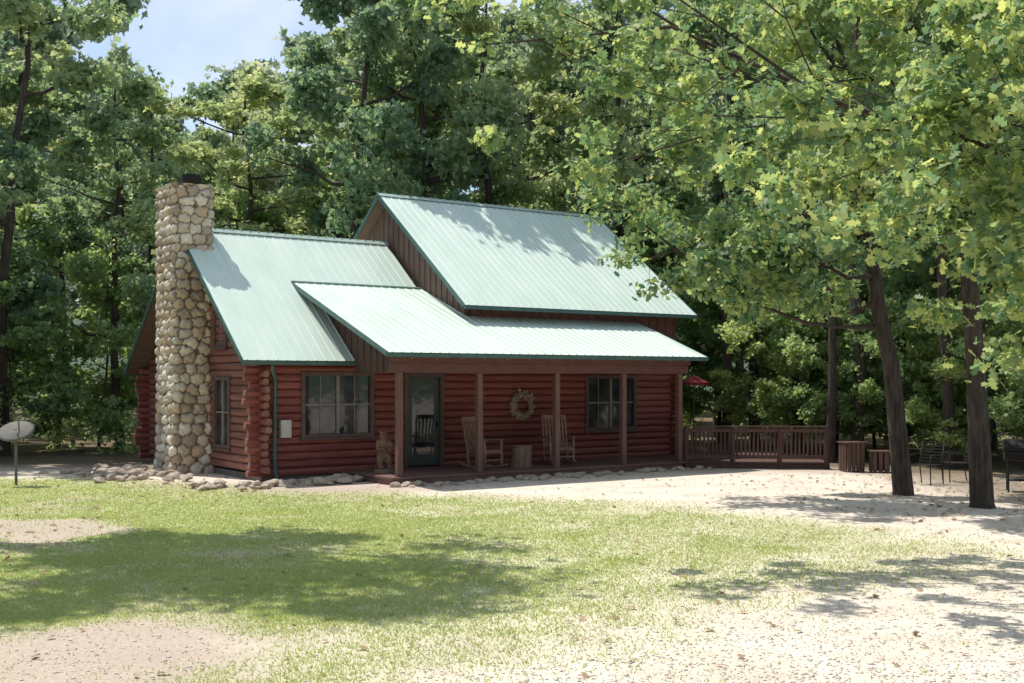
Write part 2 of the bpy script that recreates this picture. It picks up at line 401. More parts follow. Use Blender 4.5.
# grass blades
rg=np.random.default_rng(11)
n=620000
Yb=8.0/(1-rg.random(n)*(1-8.0/25.5)); Xb=(rg.random(n)*2-1)*Yb*.47
keep=rg.random(n)<grassmask(Xb,Yb)**1.4*np.clip(Yb/16,.45,1.2)
Xb=Xb[keep];Yb=Yb[keep];n=len(Xb)
hh=rg.uniform(.016,.038,n)*(.6+.8*fbm(Xb,Yb,.7)); ang=rg.random(n)*6.283; w=rg.uniform(.004,.007,n)*(.7+Yb/16)
lean=rg.normal(size=(n,2))*.6*hh[:,None]
zb=gz(Xb,Yb)
P=np.stack([Xb,Yb,zb-.004],1)
D=np.stack([np.cos(ang)*w,np.sin(ang)*w,np.zeros(n)],1)
V=np.stack([P-D,P+D,P+np.stack([lean[:,0],lean[:,1],hh],1)],1).reshape(-1,3)
M_grass=leafmat('grass_blade',[(.15,(.27,.37,.12)),(.5,(.42,.50,.20)),(.9,(.56,.59,.30))],.42,big=.6,tmul=1.15,rough=.8,ri=.16)
me=npmesh('grass',V,np.full(n,3),np.arange(3*n),[M_grass]); o=bpy.data.objects.new('grass',me); COL.objects.link(o); o['kind']='stuff'
o['label']='short patchy yellow-green lawn grass'
n=22000
Yb=7.9/(1-rg.random(n)*(1-7.9/26)); Xb=(rg.random(n)*2-1)*Yb*.47
keep=rg.random(n)<((1-grassmask(Xb,Yb))**2+.03)*(.25+.75*ss(-2,1,Xb))
Xb=Xb[keep];Yb=Yb[keep];n=len(Xb)
OC=np.array([(1,0,0),(0,1,0),(-1,0,0),(0,-1,0),(0,0,.7),(0,0,-.7)],float); OF=np.array([(0,1,4),(1,2,4),(2,3,4),(3,0,4),(1,0,5),(2,1,5),(3,2,5),(0,3,5)])
s=rg.gamma(3,.0027,n)+.003; a=rg.random(n)*6.28
ca,sa=np.cos(a),np.sin(a); js=rg.uniform(.6,1.3,(n,6,3))
L=OC[None]*js*s[:,None,None]
Vx=L[...,0]*ca[:,None]-L[...,1]*sa[:,None]+Xb[:,None];Vy=L[...,0]*sa[:,None]+L[...,1]*ca[:,None]+Yb[:,None];Vz=L[...,2]+gz(Xb,Yb)[:,None]+.002
V=np.stack([Vx,Vy,Vz],-1).reshape(-1,3); F=(OF[None]+(np.arange(n)*6)[:,None,None]).reshape(-1)
me=npmesh('gravel',V,np.full(n*8,3),F,[M_pebble]); o=bpy.data.objects.new('gravel',me); COL.objects.link(o); o['kind']='stuff'; o['label']='pale loose gravel stones'
n=5600
Yb=rg.uniform(8,27,n);Xb=rg.uniform(-11,13,n)
k=(rg.random(n)<(.14+.85*ss(4,8,Xb)*ss(15,19,Yb)+.5*ss(-4,-8,Xb)))
Xb=Xb[k];Yb=Yb[k];n=len(Xb)
C=np.stack([Xb,Yb,gz(Xb,Yb)+.015],1); Nn=rg.normal(size=(n,3))*.25+np.array([0,0,1])
me=leafmesh('leaf_litter',C,rg.uniform(.05,.12,n),Nn,OAK,M_litter,rg)
o=bpy.data.objects.new('leaf_litter',me); COL.objects.link(o); o['kind']='stuff'; o['label']='scattered dry brown oak leaves'

# ------------------------------------------------------------------ cabin
TH=R(35.0)
CO=Vector((-2.35,24.1,0))
def W(a,b,z=0): 
    return Vector((CO.x+a*math.cos(TH)-b*math.sin(TH),CO.y+a*math.sin(TH)+b*math.cos(TH),z))
cabin=empty('log_cabin',CO,TH,'red log cabin with green metal roof and river stone chimney','house')
FL=.17
HC=.172
BUL=.07
def course(mb,p0,p1,zc,out,mi=0):
    p0=Vector(p0);p1=Vector(p1);out=Vector(out)
    k=8;vs=[]
    for P_ in (p0,p1):
        for i in range(k+1):
            t=math.pi*i/k
            vs.append(P_+out*(BUL*math.sin(t)**.75)+Vector((0,0,zc-HC*.49*math.cos(t))))
        vs.append(P_-out*.06+Vector((0,0,zc+HC*.49)));vs.append(P_-out*.06+Vector((0,0,zc-HC*.49)))
    m=k+3
    fs=[(i,i+1,m+i+1,m+i) for i in range(m-1)]
    fs+=[tuple(range(m-1,-1,-1)),tuple(range(m,2*m))]
    mb.add(vs,fs,mi)
def cut(iv,ops,zc):
    res=[iv]
    for a0,a1,z0,z1 in ops:
        if z0<zc<z1:
            nr=[]
            for s,e in res:
                if a1<=s or a0>=e: nr.append((s,e))
                else:
                    if a0>s: nr.append((s,a0))
                    if a1<e: nr.append((a1,e))
            res=nr
    return res
WF=2.35; WL=-2.1; WR=9.85; WB=9.85
win_f=[(-1.14,.55,.97,2.33),(6.84,8.48,.93,2.28)]
door=(1.44,2.45,FL-.1,2.36)
mb=MB()
for k in range(16):
    zc=.1+HC*(k+.5)
    for s,e in cut((WL+.0,WR),win_f+[door],zc): course(mb,(s,WF,0),(e,WF,0),zc,(0,-1,0))
mb.obj('front_wall',M_log,cabin,smooth=False)
mb=MB()
k=0
while True:
    zc=.1+HC*(k+1.0); k+=1
    zt=zc+HC*.5
    if zt>5.7: break
    b0=WF if zt<2.9 else 1.9+(zt-2.62)/.788+.02
    b1=WB if zt<2.6 else 6+(5.85-zt)/.805-.02
    for s,e in cut((b0,b1),[(4.0,4.9,.65,2.25)],zc): course(mb,(WL,s,0),(WL,e,0),zc,(-1,0,0))
mb.obj('side_wall',M_logside,cabin)
mb=MB()
mb.box((WR-.12,WF+.07,.1),(WR,WB,4.3)); mb.box((WL+.07,WB-.12,.1),(WR-.13,WB,2.7))
mb.add([(WR-.01,2.25,4.0),(WR-.01,9.8,4.0),(WR-.01,6,7.0)],[(0,1,2)])
mb.obj('back_wall',M_logside,cabin)
mb=MB(); mb.box((WL+.02,WF+.03,-.1),(WR-.02,WB-.02,.14)); mb.obj('foundation',M_found,cabin)
def corner(b_dir,bpos,name):
    mb=MB()
    for k in range(14):
        zc=.1+HC*(k+.5)
        L=.36+rnd.uniform(-.1,.1); r=HC*.49*rnd.uniform(.9,1.03)
        mb.tube([(WL+.05,bpos,zc),(WL-L,bpos,zc)],[r,r*.95],12,0,True,1)
        if k==13: break
        zc+=HC*.5; L=.34+rnd.uniform(-.1,.1)
        mb.tube([(WL,bpos-b_dir*.05,zc),(WL,bpos+b_dir*L,zc)],[r,r*.95],12,0,True,1)
    mb.obj(name,[M_log,M_logend],cabin,bevel=.012)
corner(-1,WF,'log_corner'); corner(1,WB,'log_corner')
mb=MB()
for k in range(13):
    zc=.1+HC*(k+1); mb.tube([(WR,WF+.05,zc),(WR,WF-.3,zc)],[HC*.48]*2,12,0,True,1)
mb.obj('log_corner',[M_log,M_logend],cabin,bevel=.012)

def ribroof(name,a0,a1,e,r,trim_l=True,trim_r=True,eave=True,sp=.228):
    (b0,z0),(b1,z1)=e,r
    mb=MB(); prof=[]
    prof.append((a0,0))
    a=a0+.10
    while a<a1-.06:
        prof+=[(a-.018,0),(a-.008,.014),(a+.008,.014),(a+.018,0)]; a+=sp
    prof.append((a1,0)); n=len(prof)
    L=math.hypot(b1-b0,z1-z0); nb=-(z1-z0)/L*(1 if b1>b0 else -1); nz=abs(b1-b0)/L
    top=[(p,b0+nb*h,z0+nz*h) for p,h in prof]+[(p,b1+nb*h,z1+nz*h) for p,h in prof]
    fl=[(i,i+1,n+i+1,n+i) for i in range(n-1)]
    mb.add(top,fl)
    bot=[(a0,b0-nb*.05,z0-nz*.05),(a1,b0-nb*.05,z0-nz*.05),(a1,b1-nb*.05,z1-nz*.05),(a0,b1-nb*.05,z1-nz*.05)]
    mb.add(bot,[(0,1,2,3)],1)
    o=mb.obj(name,[M_roof,M_board],cabin)
    t=MB()
    off=-.045
    def pt(a,s,h): 
        return (a,b0+(b1-b0)*s+nb*h,z0+(z1-z0)*s+nz*h)
    if eave: t.beam((a0-.01,b0,z0-.055),(a1+.01,b0,z0-.055),.03,.08)
    if trim_l: t.beam(pt(a0,0.004,off),pt(a0,1,off),.03,.10,up=(0,nb,nz))
    if trim_r: t.beam(pt(a1,0.004,off),pt(a1,1,off),.03,.10,up=(0,nb,nz))
    if t.v:
        tt=t.obj('roof_trim',M_greentrim,cabin); tt.parent=o
    return o
ribroof('roof',-2.69,2.95,(1.9,2.62),(6.0,5.85),True,False)
ribroof('roof',-2.69,2.95,(10.3,2.39),(6.0,5.85),True,False)
ribroof('upper_roof',2.72,10.24,(1.72,3.97),(6.0,7.14))
ribroof('upper_roof',2.72,10.24,(10.3,3.95),(6.0,7.14))
ribroof('porch_roof',-.5,8.55,(-.4,2.77),(4.33,4.53))
mb=MB()
def ridgecap(mb,a0,a1,b,z,s=.788):
    w=.12
    for sg in (-1,1):
        mb.add([(a0,b,z+.04),(a1,b,z+.04),(a1,b+sg*w,z+.04-w*s),(a0,b+sg*w,z+.04-w*s)],[(0,1,2,3)])
    a=a0
    while a<a1-.05:
        mb.box((a,b-.02,z+.03),(a+.05,b+.02,z+.055)); a+=.228
ridgecap(mb,-2.71,3.0,6,5.85); ridgecap(mb,2.70,10.26,6,7.14,.745)
mb.beam((-.52,4.33,4.55),(3.05,4.33,4.55),.10,.03)
mb.obj('ridge_cap',M_greencap,cabin)
mb=MB()
A=-.05
poly=[(4.28,4.43),(1.93,2.60),(1.93,2.35),(.02,2.35),(.02,2.87)]
vs=[(A,b,z_) for b,z_ in poly]+[(A+.05,b,z_) for b,z_ in poly]
mb.add(vs,[(0,1,2,3,4),(9,8,7,6,5)]+[(i,(i+1)%5,5+(i+1)%5,5+i) for i in range(5)])
b=.3
while b<4.1:
    zt=2.87+(b)*.3666-.03; zb=2.36 if b<1.93 else 2.62+(b-1.9)*.788
    if zt-zb>.05: mb.box((A-.02,b,zb),(A+.0,b+.05,zt))
    b+=.3
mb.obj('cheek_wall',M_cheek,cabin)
mb=MB(); A=3.1
poly=[(2.2,3.0),(9.8,3.0),(9.8,4.22),(6.0,7.03),(2.2,4.26)]
vs=[(A,b,z_) for b,z_ in poly]+[(A+.08,b,z_) for b,z_ in poly]
mb.add(vs,[(4,3,2,1,0),(5,6,7,8,9)]+[(i,(i+1)%5,5+(i+1)%5,5+i) for i in range(5)])
b=2.3
while b<9.8:
    zt=7.0-abs(b+.025-6)*.745-.03
    mb.box((A-.025,b,3.1),(A+.0,b+.05,zt)); b+=.27
mb.obj('gable_wall',M_board,cabin)
mb=MB(); mb.box((3.1,2.2,3.3),(WR,2.3,4.25))
a=3.2
while a<WR: mb.box((a,2.178,3.3),(a+.05,2.2,4.25)); a+=.3
mb.box((3.0,1.80,3.93),(WR,2.17,3.97))
mb.obj('upper_wall',M_trimred,cabin)

# chimney
CA0,CA1,CB0,CB1,CH=-3.0,-2.07,5.28,6.62,6.80
def chimney():
    rg=np.random.default_rng(5)
    wA=CA1-CA0;wB=CB1-CB0;per=2*(wA+wB)
    zc=0
    seeds=[]
    while zc<CH+.3:
        rh=rg.uniform(.18,.28); n_=int(per/rg.uniform(.25,.36)); off=rg.random()
        for j in range(n_):
            seeds.append(((j+off+rg.uniform(-.2,.2))/n_*per%per, zc+rh/2+rg.uniform(-.06,.06)))
        zc+=rh
    sd=np.array(seeds)
    ns=int(per/.020); nz_=int(CH/.022)
    S_,Z_=np.meshgrid(np.arange(ns)/ns*per,np.linspace(-.05,CH,nz_)); s=S_.ravel();zz=Z_.ravel()
    f1=np.full(len(s),9.);f2=np.full(len(s),9.);id_=np.zeros(len(s),int)
    wn=.012*np.sin(s*31+zz*17)+.010*np.sin(zz*43-s*23)
    for k,(a,b) in enumerate(sd):
        ds=np.abs(s+wn-a); ds=np.minimum(ds,per-ds); d=np.sqrt((ds*.85)**2+(zz+wn-b)**2)
        m1=d<f1; f2=np.where(m1,f1,np.minimum(f2,d)); id_=np.where(m1,k,id_); f1=np.where(m1,d,f1)
    # soft rounded cobbles: limit by distance from stone centre as well
    e=np.minimum(f2-f1,np.maximum(.17-f1,0)*1.6)
    bulge=.09*(1-np.exp(-np.maximum(e-.008,0)/.06))*rg.uniform(.75,1.15,len(sd))[id_]-.03
    def base(s):
        x=np.zeros_like(s);y=np.zeros_like(s);nx_=np.zeros_like(s);ny_=np.zeros_like(s)
        c1=s<wA;c2=(s>=wA)&(s<wA+wB);c3=(s>=wA+wB)&(s<2*wA+wB);c4=s>=2*wA+wB
        x[c1]=CA0+s[c1];y[c1]=CB0;ny_[c1]=-1
        x[c2]=CA1;y[c2]=CB0+s[c2]-wA;nx_[c2]=1
        x[c3]=CA1-(s[c3]-wA-wB);y[c3]=CB1;ny_[c3]=1
        x[c4]=CA0;y[c4]=CB1-(s[c4]-2*wA-wB);nx_[c4]=-1
        cx=(CA0+CA1)/2;cy=(CB0+CB1)/2
        for X0,Y0 in ((CA0,CB0),(CA1,CB0),(CA1,CB1),(CA0,CB1)):
            d=np.hypot(x-X0,y-Y0);w_=np.clip(1-d/.12,0,1)
            dx,dy=np.sign(X0-cx),np.sign(Y0-cy)
            nx_+=w_*dx*.7;ny_+=w_*dy*.7; x-=dx*.03*w_**2; y-=dy*.03*w_**2
        l=np.hypot(nx_,ny_);return x,y,nx_/l,ny_/l
    x,y,a_,b_=base(s)
    bulge=bulge+.06*np.clip(1-zz/1.2,0,1)
    V=np.stack([x+a_*bulge,y+b_*bulge,zz],1)
    pal=np.array([(.64,.56,.45),(.74,.67,.57),(.56,.48,.38),(.50,.42,.34),(.77,.71,.62),(.60,.47,.34),(.44,.36,.29),(.60,.55,.48)])
    cc=pal[rg.integers(0,len(pal),len(sd))]*rg.uniform(.88,1.12,(len(sd),1))
    col=cc[id_]; mort=np.array([.16,.13,.11]); t=ss(.008,.028,e)[:,None]
    col=col*t+mort*(1-t)
    I=np.arange(nz_*ns).reshape(nz_,ns); J=np.roll(I,-1,axis=1)
    q=np.stack([I[:-1],J[:-1],J[1:],I[1:]],-1).reshape(-1,4)
    me=npmesh('chimney',V,np.full(len(q),4),q.ravel(),[M_stone],np.concatenate([col,np.ones((len(s),1))],1),True)
    o=bpy.data.objects.new('chimney',me);COL.objects.link(o);o.parent=cabin
    mb=MB(); mb.box((CA0+.03,CB0+.03,CH-.10),(CA1-.03,CB1-.03,CH-.03)); c=mb.obj('chimney_cap',M_rock,cabin,bevel=.02); c.parent=o
    mb=MB(); mb.tube([(-2.5,5.6,CH-.1),(-2.5,5.6,CH+.25)],[.22,.22],20)
    f=mb.obj('flue',M_iron,cabin); f.parent=o
chimney()

def window(o,u,n,w,h,ncol,nrow=2,name='window',rail=True):
    o=Vector(o);u=Vector(u);n=Vector(n);Z=Vector((0,0,1))
    P=lambda s,t,d:o+u*s+Z*t+n*d
    def bx(mb,s0,s1,t0,t1,d0,d1,mi=0):
        vs=[P(s,t,d) for d in (d0,d1) for s,t in ((s0,t0),(s1,t0),(s1,t1),(s0,t1))]
        mb.add(vs,[(0,3,2,1),(4,5,6,7),(0,1,5,4),(1,2,6,5),(2,3,7,6),(3,0,4,7)],mi)
    mb=MB(); bx(mb,.02,w-.02,.02,h-.02,.0,.03); wobj=mb.obj(name,M_glass,cabin)
    f=MB(); fw=.07
    bx(f,-.06,fw-.03,-.05,h+.05,-.05,.105);bx(f,w-fw+.03,w+.06,-.05,h+.05,-.05,.105)
    bx(f,fw-.03,w-fw+.03,h-.04,h+.05,-.05,.105);bx(f,fw-.03,w-fw+.03,-.05,.03,-.05,.105)
    fo=f.obj('frame',M_winframe,cabin,bevel=.008);fo.parent=wobj
    s=MB()
    for i in range(1,ncol):
        x=w*i/ncol; ww=.035 if (ncol%2==0 and i==ncol//2) else .009
        bx(s,x-ww,x+ww,.03,h-.04,.03,.065 if ww>.02 else .045)
    if rail: bx(s,.04,w-.04,h*.5-.018,h*.5+.018,.03,.06)
    for j in range(1,nrow*2):
        if j==nrow and rail: continue
        y=h*j/(nrow*2); bx(s,.04,w-.04,y-.008,y+.008,.031,.043)
    so=s.obj('sash',M_sash,cabin);so.parent=wobj
    s=MB(); bx(s,-.1,w+.1,-.1,-.051,-.04,.14); so=s.obj('sill',M_winframe,cabin,bevel=.006);so.parent=wobj
    return wobj
window((-1.14,WF,.97),(1,0,0),(0,-1,0),1.69,1.36,4,1)
window((6.84,WF,.93),(1,0,0),(0,-1,0),1.64,1.35,4,1)
window((WL,4.9,.68),(0,-1,0),(-1,0,0),.9,1.55,2,1)
window((WL,4.9,3.0),(0,-1,0),(-1,0,0),.7,.75,2,1)
a0,a1=door[0],door[1]
mb=MB(); mb.box((a0+.07,WF-.02,FL+.02),(a0+.2,WF+.03,2.27)); mb.box((a1-.2,WF-.02,FL+.02),(a1-.07,WF+.03,2.27))
mb.box((a0+.2,WF-.02,FL+.02),(a1-.2,WF+.03,FL+.28)); mb.box((a0+.2,WF-.02,2.14),(a1-.2,WF+.03,2.27))
d=mb.obj('door',M_doorgreen,cabin,bevel=.006)
mb=MB(); mb.box((a0+.2,WF-.005,FL+.28),(a1-.2,WF+.02,2.14)); g_=mb.obj('glass',M_glass,cabin);g_.parent=d
mb=MB(); mb.box((a0-.04,WF-.10,FL),(a0+.07,WF+.05,2.38)); mb.box((a1-.07,WF-.10,FL),(a1+.04,WF+.05,2.38)); mb.box((a0+.07,WF-.10,2.27),(a1-.07,WF+.05,2.38))
g_=mb.obj('door_frame',M_winframe,cabin,bevel=.006);g_.parent=d
mb=MB(); mb.tube([(a1-.135,WF-.02,1.15),(a1-.135,WF-.07,1.15)],[.012,.012],8); mb.ell((a1-.135,WF-.085,1.15),(.028,.02,.028)); mb.box((a1-.16,WF-.03,1.08),(a1-.11,WF-.02,1.22))
g_=mb.obj('handle',M_iron,cabin,smooth=False);g_.parent=d
mb=MB()
b=-.12;k=0
while b<WF-.1:
    mb.box((-.25,b,FL-.04),(8.05,b+.135,FL)); b+=.141
mb.box((-.2,-.08,-.02),(8.0,-.04,FL-.045)); mb.box((-.2,-.039,-.02),(-.16,WF-.1,FL-.045))
mb.obj('porch_floor',M_deck,cabin)
for a in (0,2.01,4.14,6.15,7.98):
    mb=MB(); mb.box((a-.065,-.03,FL),(a+.065,.10,2.36)); mb.obj('porch_post',M_post,cabin,bevel=.01)
mb=MB(); mb.box((-.22,-.02,2.36),(8.25,.10,2.56)); mb.box((-.22,-.06,2.565),(8.3,.02,2.8))
mb.box((8.1,.105,2.4),(8.22,WF,2.56))
mb.obj('porch_beam',M_trimred,cabin,bevel=.008)
mb=MB(); a=.1
while a<8.4:
    mb.beam((a,-.36,2.70),(a,2.2,3.64),.05,.12); a+=.6
mb.obj('rafter',M_board,cabin)
mb=MB(); mb.add([(.01,.03,2.60),(8.2,.03,2.60),(8.2,WF,2.72),(.01,WF,2.72)],[(0,1,2,3)]); mb.obj('porch_ceiling',M_trimred,cabin)
mb=MB(); mb.box((WL-.4,WF-.10,2.72),(-.16,WF-.02,2.86)); mb.obj('eave_beam',M_trimred,cabin)
mb=MB(); mb.tube([(-2.0,1.95,2.55),(-2.0,1.98,2.42),(-1.86,2.16,2.25),(-1.86,2.17,.3),(-1.86,2.02,.08)],[.042]*5,8)
mb.obj('downspout',M_greentrim,cabin,smooth=True)
mb=MB(); mb.box((-1.72,2.14,.95),(-1.48,2.27,1.33)); mb.box((-1.69,2.125,1.02),(-1.51,2.14,1.26))
mb.obj('utility_box',M_whitebox,cabin,bevel=.01)

dk=[(8.06,-.08),(10.82,-2.33),(13.4,.9),(13.4,5),(9.9,5),(9.9,2.2),(8.06,2.2)]
mb=MB(); n_=len(dk)
vs=[(x,y,FL-.05) for x,y in dk]+[(x,y,FL-.005) for x,y in dk]
mb.add(vs,[tuple(range(n_-1,-1,-1)),tuple(range(n_,2*n_))]+[(i,(i+1)%n_,n_+(i+1)%n_,n_+i) for i in range(n_)])
vs=[(x,y,-.05) for x,y in dk[:4]]+[(x,y,FL-.06) for x,y in dk[:4]]
mb.add(vs,[(0,1,5,4),(1,2,6,5),(2,3,7,6)])
deck=mb.obj('deck',M_rail,cabin)
def railing(p,q,nseg):
    mb=MB();p=Vector((*p,0));q=Vector((*q,0));zt=FL+.84
    Zv=lambda v,z_:Vector((v.x,v.y,z_))
    for i in range(nseg+1):
        c=p.lerp(q,i/nseg); mb.beam(Zv(c,-.02),Zv(c,zt+.02),.09,.09)
    mb.beam(Zv(p,zt+.035),Zv(q,zt+.035),.14,.03); mb.beam(Zv(p,zt-.06),Zv(q,zt-.06),.04,.09); mb.beam(Zv(p,FL+.12),Zv(q,FL+.12),.04,.09)
    L=(q-p).length;n_=int(L/.10)
    for i in range(n_):
        c=p.lerp(q,(i+.5)/n_); mb.beam(Zv(c,FL+.165),Zv(c,zt-.105),.038,.035)
    o=mb.obj('railing',M_rail,cabin);o.parent=deck
railing((8.12,-.06),(10.78,-2.27),3)

# ------------------------------------------------------------------ porch things
def rocking_chair(loc,rz,label):
    e=empty('rocking_chair',loc,rz,label,'chair','rocking chairs on the porch')
    w=.29
    mb=MB()
    for i in range(7):
        y=-.24+.075*i; mb.box((-w+.01,y,.41+.0-.006*i),(w-.01,y+.06,.432-.006*i))
    mb.obj('seat',M_chair,e,bevel=.004)
    mb=MB()
    for i in range(6):
        x=-.21+.084*i; mb.beam((x,.27,.44),(x,.44,1.12),.05,.018,up=(0,1,0))
    mb.beam((-w+.01,.445,1.13),(w-.01,.445,1.13),.03,.1); mb.beam((-w+.01,.27,.46),(w-.01,.27,.46),.03,.06)
    mb.obj('backrest',M_chair,e,bevel=.004)
    for s in (-1,1):
        mb=MB(); mb.beam((s*w,-.30,.66),(s*w,.34,.64),.08,.028); mb.obj('armrest',M_chair,e,bevel=.006)
        mb=MB(); mb.beam((s*w,-.25,.06),(s*w,-.24,.65),.045,.045); mb.obj('leg',M_chair,e,bevel=.006)
        mb=MB(); mb.beam((s*w,.24,.06),(s*w,.30,.5),.045,.045); mb.beam((s*w,.30,.5),(s*w,.46,1.17),.045,.045); mb.obj('leg',M_chair,e,bevel=.006)
        mb=MB(); pts=[(s*w,-.42+.1*i,.03+.35*((-.42+.1*i))**2) for i in range(11)]
        for p,q in zip(pts[:-1],pts[1:]): mb.beam(p,q,.035,.05)
        mb.obj('rocker',M_chair,e)
    for p_,q_,sz in (((-w,-.25,.38),(w,-.25,.38),.05),((-w,-.25,.2),(w,-.25,.2),.025),((-w,.25,.38),(w,.25,.38),.045)):
        mb=MB(); mb.beam(p_,q_,.03,sz); mb.obj('stretcher',M_chair,e)
    return e
rocking_chair(W(2.78,.95,FL),TH+R(14),'weathered wooden rocking chair turned slightly aside on the porch')
rocking_chair(W(4.95,1.0,FL),TH-R(20),'weathered wooden rocking chair facing out from the porch')
e=empty('stump_table',W(3.66,.75,FL),TH,'rough split log stump used as table between rocking chairs','table')
mb=MB()
mb.tube([(0,0,0),(0,0,.1),(.01,0,.3),(0,0,.48)],[.27,.24,.23,.25],11); mb.tube([(.2,.06,0),(.17,.05,.42)],[.12,.1],9)
mb.obj('base',M_stump,e)
mb=MB(); mb.tube([(0,0,.481),(0,0,.51)],[.245,.24],11); mb.obj('tabletop',M_chair,e,bevel=.01)
e=empty('carved_bear',W(.3,1.25,FL),TH+R(-8),'brown carved wooden standing bear beside the porch post','statue')
mb=MB()
mb.ell((0,.02,.42),(.15,.13,.22));mb.ell((0,.01,.60),(.135,.115,.16));mb.ell((0,-.01,.80),(.10,.105,.10))
mb.ell((0,-.11,.775),(.05,.075,.045));mb.ell((-.075,.01,.89),(.035,.02,.038));mb.ell((.075,.01,.89),(.035,.02,.038))
mb.ell((0,0,.7),(.09,.09,.1))
for s in (-1,1):
    mb.tube([(s*.12,0,.66),(s*.17,-.07,.52),(s*.08,-.17,.50)],[.055,.05,.045],10); mb.ell((s*.07,-.18,.50),(.045,.04,.045))
    mb.tube([(s*.08,0,.36),(s*.1,-.03,.22),(s*.1,-.03,.12)],[.09,.075,.065],10); mb.ell((s*.1,-.08,.12),(.062,.10,.045)); mb.ell((s*.12,0,.66),(.06,.06,.06)); mb.ell((s*.17,-.07,.52),(.05,.05,.05))
bo=mb.obj('body',M_bear,e,smooth=True)
rm=bo.modifiers.new('r','REMESH'); rm.mode='VOXEL'; rm.voxel_size=.014; rm.use_smooth_shade=True
mb=MB(); mb.tube([(0,0,0),(0,0,.09)],[.22,.2],14); mb.obj('base',M_stump,e)
mb=MB(); mb.ell((0,-.185,.785),(.018,.012,.014)); mb.obj('nose',M_iron,e,smooth=True)
for s in (-1,1):
    mb=MB(); mb.ell((s*.04,-.098,.835),(.012,.01,.012)); mb.obj('eye',M_iron,e,smooth=True)
e=empty('wreath',W(4.73,WF-.13,1.57),TH,'round dried twig wreath hung on red log wall','wreath')
e.scale=(1.25,1.25,1.25)
mb=MB(); rg=np.random.default_rng(9)
for j in range(9):
    ph=rg.random()*6.28; rr=.22+rg.uniform(-.035,.035)
    pts=[(math.cos(t)*(rr+.02*math.sin(3*t+ph)),.02*math.cos(4*t+ph),math.sin(t)*(rr+.02*math.sin(3*t+ph))) for t in np.linspace(0,6.283,30)]
    mb.tube(pts,[.011]*30,5,cap=False)
mb.obj('ring',M_wreath,e)
n_=420;t=rg.random(n_)*6.283;r_=.23+rg.normal(size=n_)*.04
C=np.stack([np.cos(t)*r_,rg.uniform(-.06,.03,n_),np.sin(t)*r_],1)
me=leafmesh('foliage',C,rg.uniform(.04,.09,n_),rg.normal(size=(n_,3))+np.array([0,-1,0]),QUAD,M_wreath,rg)
o=bpy.data.objects.new('foliage',me);COL.objects.link(o);o.parent=e
e=empty('patio_umbrella',W(11.35,3.0,FL),0,'small dark red patio umbrella on the side deck','umbrella')
mb=MB(); mb.tube([(0,0,0),(0,0,2.2)],[.022,.022],10); mb.tube([(0,0,0),(0,0,.08)],[.25,.22],18); mb.obj('pole',M_post,e)
mb=MB(); n_=8; vs=[(0,0,2.18)]
for k in range(n_*2):
    a=math.pi*k/n_; r_=.44 if k%2==0 else .41; vs.append((r_*math.cos(a),r_*math.sin(a),1.96))
for k in range(n_*2):
    a=math.pi*k/n_; r_=.45 if k%2==0 else .42; vs.append((r_*math.cos(a),r_*math.sin(a),1.88))
fs=[(0,1+k,1+(k+1)%16) for k in range(16)]+[(1+k,17+k,17+(k+1)%16,1+(k+1)%16) for k in range(16)]
mb.add(vs,fs); mb.obj('canopy',M_fabric,e)
e=empty('satellite_dish',(-10.35,24.0,0),R(15),'pale grey satellite dish on a thin pole in grass','satellite dish')
mb=MB(); mb.tube([(0,0,-.1),(0,0,1.1)],[.03,.03],10); mb.tube([(0,0,1.1),(0,-.08,1.18)],[.03,.03],8); mb.obj('pole',M_dish,e)
mb=MB(); vs=[];fs=[];nr=6;ns=28
for i in range(nr+1):
    r_=.34*i/nr
    for k in range(ns):
        a=6.2832*k/ns; vs.append((r_*math.cos(a)*1.1,.5*r_*r_-.02,r_*math.sin(a)))
for i in range(nr):
    for k in range(ns): fs.append((i*ns+k,(i+1)*ns+k,(i+1)*ns+(k+1)%ns,i*ns+(k+1)%ns))
mb.add(vs,fs); o=mb.obj('reflector',M_dish,e,smooth=True); o.location=(0,-.1,1.17); o.rotation_euler=(R(-54),0,R(-15))
sm=o.modifiers.new('s','SOLIDIFY'); sm.thickness=.012
mb=MB(); mb.beam((0,-.1,1.05),(.12,-.40,1.12),.025,.025); mb.beam((.12,-.40,1.12),(.10,-.36,1.40),.025,.025); mb.ell((.10,-.34,1.42),(.035,.05,.035)); mb.obj('feed_arm',M_dish,e)
def slatbox(loc,rz,w,d,h,label):
    e=empty('wooden_bin',loc,rz,label,'bin','wooden bins beside the deck')
    mb=MB()
    n_=int(w/.11)
    for i in range(n_):
        x=-w/2+w*(i+.5)/n_
        for y in (-d/2,d/2): mb.box((x-.047,y-.012,0.02),(x+.047,y+.012,h-.03+.0*i))
    m_=int(d/.11)
    for i in range(m_):
        y=-d/2+.02+(d-.04)*(i+.5)/m_
        for x in (-w/2,w/2): mb.box((x-.012,y-.045,0.02),(x+.012,y+.045,h-.03))
    mb.obj('body',M_cheek,e)
    mb=MB(); mb.box((-w/2-.04,-d/2-.04,h-.03),(w/2+.04,d/2+.04,h)); mb.obj('lid',M_cheek,e,bevel=.006)
slatbox((8.15,27.6,0),R(12),.46,.42,.72,'brown slatted wooden bin with flat lid beside the deck')
slatbox((8.75,27.4,0),R(-8),.4,.4,.52,'low brown slatted wooden bin under oak tree')
